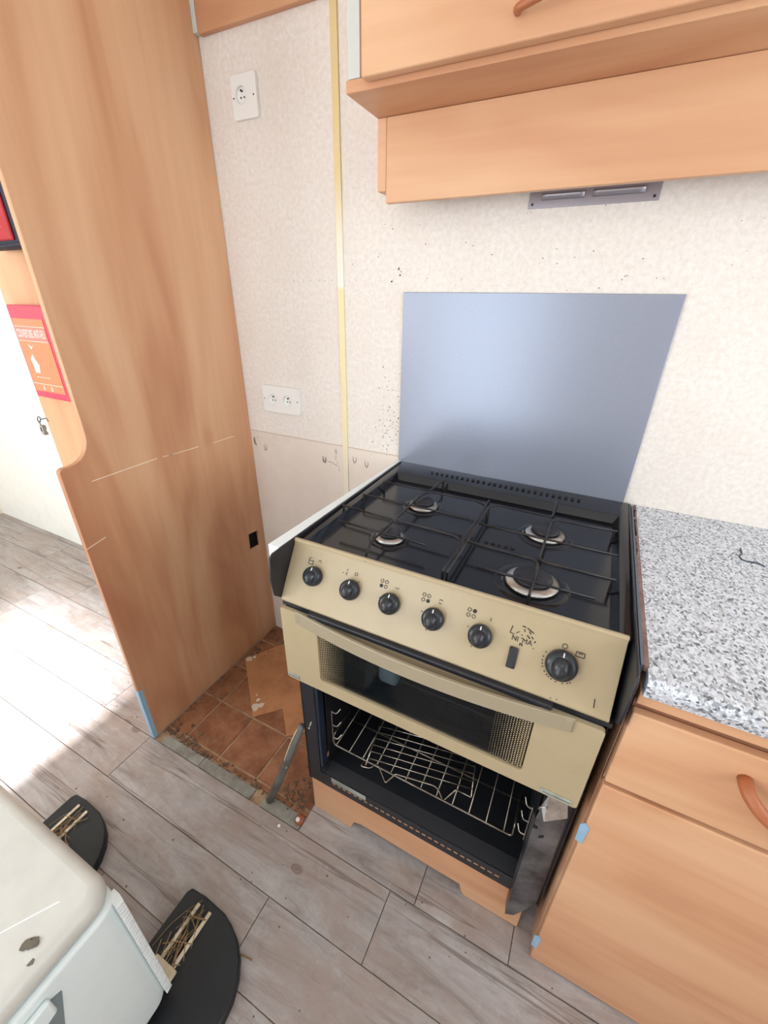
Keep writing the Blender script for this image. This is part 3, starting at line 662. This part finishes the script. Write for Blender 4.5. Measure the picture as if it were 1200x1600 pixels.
# oven rack
rk = thing('oven_rack', 'chrome wire oven rack fitted low inside the open oven', 'oven rack', (.9, -.4, .27))
RK = .27
rl = lambda pts, r=.0019, n='rack_wire': MB().tube(arc_smooth(pts, .010), r, 8).build(n, M['rack'], rk, smooth=True)
rl([(.662, -.44, RK+.045), (.660, -.512, RK+.04), (.660, -.514, RK), (1.132, -.514, RK), (1.132, -.512, RK+.035), (1.132, -.44, RK+.045)], .0026, 'front_rail')
rl([(.658, -.43, RK), (1.15, -.43, RK)]); rl([(.658, -.08, RK), (1.15, -.08, RK)]); rl([(.658, -.26, RK), (1.15, -.26, RK)])
for i in range(12): rl([(.668+i*.0405, -.514, RK+.003), (.668+i*.0405, -.08, RK+.003)], .0016)
for x in (.6585, 1.1555):
    s_ = 1 if x < .9 else -1
    o = MB().tube(arc_smooth([(x, -.515, RK+.012), (x, -.515, .405)], .005), .002, 8).build('side_runner', M['wire'], rk)
    for z in (.30, .35, .40): MB().tube(arc_smooth([(x, -.515, z), (x+s_*.012, -.512, z-.006), (x+s_*.018, -.50, z+.003)], .006), .0018, 8).build('hook', M['wire'], rk)
# trivet on the rack
tv = thing('grill_trivet', 'small wire grill trivet lying askew on the oven rack', 'trivet', (.88, -.46, .28))
TA, TB_, TD = Vector((.747, -.405, .29)), Vector((.766, -.530, .279)), Vector((.262, .045, .006))
tl = lambda pts, r=.0016, n='trivet_wire': MB().tube(arc_smooth(pts, .006), r, 8).build(n, M['wire'], tv, smooth=True)
for i in range(7): a = TA.lerp(TB_, i/7); tl([a+Vector((0, 0, .002)), a+TD+Vector((0, 0, .002))])
tl([TA, TB_], .0018); tl([TA+TD, TB_+TD], .0018)
F = lambda u, dz=0, dy=0: TB_+TD*u+Vector((0, dy, dz))
tl([F(-.04, 0, .006), F(-.04, -.002, -.004), F(.05, 0, -.004), F(.08, 0, .01), F(.13, .012, 0), F(.22, -.028, -.012), F(.30, .002, 0), F(.33, .002, 0), F(.66, .002, 0), F(.70, -.006, 0), F(.77, -.028, -.012), F(.86, .012, 0), F(.93, 0, .004), F(1, 0, 0)], .0020, 'front_loop')
# white filler strip left of hob
mb = MB(); mb.prism([(.5725, -.573, .8755), (.5985, -.573, .8755), (.5985, -.002, .8755), (.5905, -.002, .8755)], (0, 0, .0295))
tag(mb.build('filler_strip', M['white_gloss'], bevel=.0012), 'long narrow white filler strip along the left side of the cooker top', 'strip')
# plinth under the cooker
pl = [(.607, 0.0005), (.607, .186), (1.192, .186), (1.192, .0005), (1.168, .0005), (1.062, .0005), (1.052, .012), (1.045, .040), (.762, .046), (.742, .038), (.728, .0005)]
tag(plate('plinth_board', M['wood_x'], [pl], .012, XZ(-.5422), bevel=.0004), 'wooden plinth board with cut-out lower edge standing under the cooker', 'plinth')

# ============================================================ WORKTOP + BASE CABINET
wt = thing('worktop', 'grey speckled granite-effect worktop right of the cooker', 'worktop', (1.8, -.3, .87))
sec = [(-.0005, .8705), (-.0005, .90), (-.588, .90), (-.5955, .8975), (-.600, .8915), (-.601, .884), (-.598, .8705)]
MB().prism([(1.2295, y, z) for y, z in sec], (1.27, 0, 0)).build('slab', M['granite'], wt)
re = MB(); n = 40
for i in range(n):
    y0, y1 = -.575+.565*i/n, -.575+.565*(i+1)/n; wd = .0015+.0035*rd.random()+.003*(i < 22)
    re.box(1.2295-wd, 1.2295+.001, y0, y1, .893, .9025+.001*rd.random())
re.build('rusted_edge', M['rust'], wt, label='rust-stained ragged left edge of the worktop')
B('edge_lip', M['rust_grey'], 1.2200, 1.2245, -.574, -.02, .888, .9035, wt, .0005)
cb = thing('base_cabinet', 'alder-effect base cabinet with drawer over door, right of the cooker', 'cabinet', (1.8, -.3, 0))
B('carcass', M['wood_x'], 1.2275, 2.50, -.571, -.002, .0, .8695, cb)
B('top_rail', M['wood_x'], 1.228, 2.50, -.590, -.5715, .847, .8700, cb, .0012)
B('rail_recess', plain('shaded_wood_gap', (150, 104, 78), .6), 1.228, 2.50, -.578, -.5715, .655, .846, cb)  # backing slab with the shade of the drawer gap in its colour
dw = B('drawer_front', M['wood_x'], 1.2285, 2.05, -.594, -.5785, .674, .832, cb, .0025, seg=3)
dd_ = B('door', M['wood_x'], 1.2285, 2.05, -.594, -.5785, .006, .664, cb, .0025, seg=3)
B('gap_strip', plain('taupe_gap_strip', (172, 148, 128), .6), 1.2285, 2.05, -.5785, -.5780, .664, .674, cb)
hpts = arc_smooth([(1.368, -.5935, .789), (1.368, -.612, .786), (1.385, -.626, .772), (1.43, -.634, .756), (1.50, -.636, .752), (1.57, -.626, .772), (1.585, -.612, .786), (1.585, -.5935, .789)], .014)
MB().tube(hpts, .0085, 12).build('handle', M['wood_handle'], dw, smooth=True)
for z0, z1, y in ((.498, .556, -.5955), (.062, .118, -.5955)): 
    MB().prism([(1.2215, y, z0+.004), (1.233, y-.001, z0), (1.235, y, z1-.01), (1.2275, y, z1), (1.2205, y, z1-.008)], (0, .0012, 0)).build('film_scrap', M['blue_film'], cb, label='torn scrap of pale blue film')
tag(MB().tube(arc_smooth([(1.414, -.133, .9012), (1.412, -.158, .9012), (1.404, -.168, .9012), (1.408, -.186, .9012), (1.432, -.183, .9012), (1.440, -.192, .9012)], .006), .0012, 6).build('wire_scrap', M['dark_wire']), 'bent dark scrap of wire lying on the speckled worktop', 'wire')

# ============================================================ BITS IN THE OPENING
bpts = [(.021, -.222), (.100, -.088), (.30, .04-.09), (.594, -.19), (.594, -.28), (.455, -.415), (.404, -.415-.0), (.391, -.416), (.310, -.337), (.237, -.413)]
bpts = [(.021, -.222), (.105, -.075), (.32, -.012), (.590, -.16), (.590, -.235), (.415, -.398), (.391, -.416), (.310, -.337), (.237, -.413)]
bo = plate('loose_board', M['ply'], [bpts], .004, XY(-.0036), bevel=.0006)
bo = tag(bo, 'thin orange-brown L-shaped board lying flat on the old brown tiles', 'board')
mb = MB(); 
for x, y, r in ((.036, -.214, .014), (.047, -.195, .010), (.215, -.375, .016), (.232, -.360, .012), (.205, -.350, .008), (.225, -.385, .009), (.186, -.335, .005)): blob(mb, x, y, .0005, r, .0006)
mb.build('paint_flake', M['paint_flake'], bo)
cd = thing('grey_conduit', 'grey flat conduit leaning from the floor edge against the cooker side', 'conduit', (.478, -.6, 0))
mb = MB(); a, b = Vector((.478, -.603, .004)), Vector((.588, -.552, .345)); 
mb.tube([a, a.lerp(b, .3)+Vector((.004, -.004, .0)), a.lerp(b, .7), b], [.0115, .012, .0115, .009], 10); mb.build('tube', M['pipe_grey'], cd, smooth=True)
MB().tube([a.lerp(b, .98)+Vector((-.004, -.012, .004)), a.lerp(b, .8)+Vector((-.008, -.009, 0)), a.lerp(b, .62)+Vector((-.004, -.012, 0)), a.lerp(b, .55)+Vector((.008, -.010, -.006)), a.lerp(b, .36)+Vector((.012, .004, -.008)), a.lerp(b, .2)+Vector((.006, .012, -.008))], .0014, 6).build('cream_wire', M['cream_wire'], cd, smooth=True)
ps = thing('pipe_stub', 'brown capped pipe stub in the floor beside the plinth board', 'pipe', (.592, -.60, 0))
MB().lathe([(.013, -.005), (.0135, .004), (.012, .010), (.006, .013), (0, .0135)], (.590, -.606, 0), (0, 0, 1), 20).build('cap', M['copper'], ps, smooth=True)
MB().lathe([(.006, 0), (.0055, .004), (0, .0048)], (.588, -.611, .012), (0, -.3, 1), 14).build('white_plug', M['chip'], ps, smooth=True)
tag(MB().lathe([(0, .0012), (.0038, .001), (.0042, 0)], (.546, -.632-.012, .0003), (0, 0, 1), 12).build('white_chip', M['chip']), 'tiny round white chip on the planks near the pipe stub', 'chip')
tag(MB().tube([(.628, -.90, .003), (.645, -.889, .0025), (.668, -.886, .003)], .002, 6).build('twig_piece', M['twig']), 'short brown twig piece lying on the planks beside the black tray', 'twig')

# ============================================================ WHITE APPLIANCE
ap = thing('white_appliance', 'white plastic portable appliance with ribbed corner on two black rounded trays', 'appliance', (.28, -1.3, 0))
def rbox(x0, x1, y0, y1, z0, z1, r, name, mat, bev, parent=ap, seg=5):
    mb = MB(); pts = rrect(x0, x1, y0, y1, r, 8); mb.prism([(p[0], p[1], z0) for p in pts], (0, 0, z1-z0))
    return mb.build(name, mat, parent, bev, seg)
rbox(.0, .566, -1.62, -1.0, .055, .4525, .035, 'body', M['white_plastic'], .008, seg=3)
rbox(.012, .554, -1.61, -1.012, .44, .458, .03, 'seam_groove', M['grey_plastic'], .0)
rbox(.0, .565, -1.62, -1.0, .4545, .4985, .038, 'lid', M['yellow_plastic'], .020, seg=6)
MB().prism([(.45, -1.152, .4984), (.452, -1.152, .4984), (.516, -1.052, .4984), (.513, -1.052, .4984)], (0, 0, .0004)).build('lid_scratch', M['white_gloss'], ap)
mb = MB()
for i in range(36):
    z = .068+i*.0106
    mb.prism([(.540, -.9970, z), (.5570, -.9975, z+.002), (.5690, -.9995, z+.002), (.5700, -1.012, z), (.540, -1.010, z)], (0, 0, .0056))
mb.build('ribbed_strip', M['white_gloss'], ap, .0006, 1)
MB().prism([(.566, -1.118, .462-.03), (.566, -1.118, .395), (.566, -1.20, .37), (.566, -1.20, .432)], (.010, 0, 0)).build('grip', M['white_plastic'], ap, .004, 3)
MB().prism([(.566, -1.119, .418), (.566, -1.105, .41), (.566, -1.125, .33), (.566, -1.20, .30), (.566, -1.20, .37), (.566, -1.119, .394)], (.0025, 0, 0)).build('grip_shade', M['grey_plastic'], ap)  # flat grey slab painting the shading under the grip
for fx in (-.032, .449):
    pts = [(fx, -.859), (fx, -1.35)]; w_ = .236
    out = [(fx+.004, -1.35), (fx, -1.34), (fx, -.872), (fx+.006, -.860), (fx+.05, -.856), (fx+.115, -.859)]
    for a in range(75, -61, -15): out.append((fx+w_-.125+.125*math.cos(math.radians(a)), -.985+.123*math.sin(math.radians(a))))
    out.append((fx+.12, -1.30))
    tr = plate('tray', M['black_plastic'], [out], .028, XY(.0005), ap, .006, 3)
    for dx in (.044, .080): B('rail', M['bar'], fx+dx, fx+dx+.008, -.998, -.874, .0285, .033, tr, .0008)
    B('rail_bracket', M['bar'], fx+.036, fx+.098, -1.010, -.978, .0285, .040, tr, .003)
    mb = MB(); B_ = random.Random(int(fx*1000)+50)
    for i in range(26):
        x, y = fx+B_.gauss(.062 if fx > 0 else .07, .014), B_.uniform(-.99, -.89); ang = B_.gauss(1.5, .7); L = B_.uniform(.02, .075)
        p0 = Vector((x, y, .031)); d_ = Vector((math.cos(ang), math.sin(ang), 0))
        pts = [p0-d_*L/2+Vector((0, 0, .0005)), p0+Vector((B_.uniform(-.004, .004), 0, B_.uniform(.004, .010))), p0+d_*L/2+Vector((0, 0, .001))]
        mb.tube(pts, B_.uniform(.0005, .0012), 5)
    if fx > 0:
        mb.tube([(fx+.012, -.975, .03), (fx+.020, -.93, .034), (fx+.03, -.90, .031), (fx+.05, -.866, .03)], .0008, 5); mb.tube([(fx+.03, -.90, .031), (fx+.055, -.885, .034)], .0006, 5)
    else:
        mb.tube([(fx+.07, -.925, .031), (fx+.11, -.945, .034), (fx+.165, -.955, .031)], .0014, 5); mb.tube([(fx+.12, -.945, .033), (fx+.15, -.975, .031)], .001, 5)
    tag(mb.build('dry_twigs', M['twig'], kind='stuff'), 'tangle of dry twigs in the %s black tray' % ('nearer, fully visible' if fx > 0 else 'farther, partly hidden'), 'twigs', kind='stuff')
lf = MB(); [blob(lf, .529+q*.004, -1.098+q*.003, .4988+abs(q)*.0008, .0075, .0016) for q in (-1, 0, 1)]; tag(lf.build('dead_leaf', M['leaf']), 'larger grey-brown leaf scrap on the appliance lid', 'leaf')
lf = MB(); blob(lf, .548, -1.108, .496, .0055, .003); tag(lf.build('dead_leaf', M['leaf']), 'smaller brown leaf scrap near the edge of the appliance lid', 'leaf')
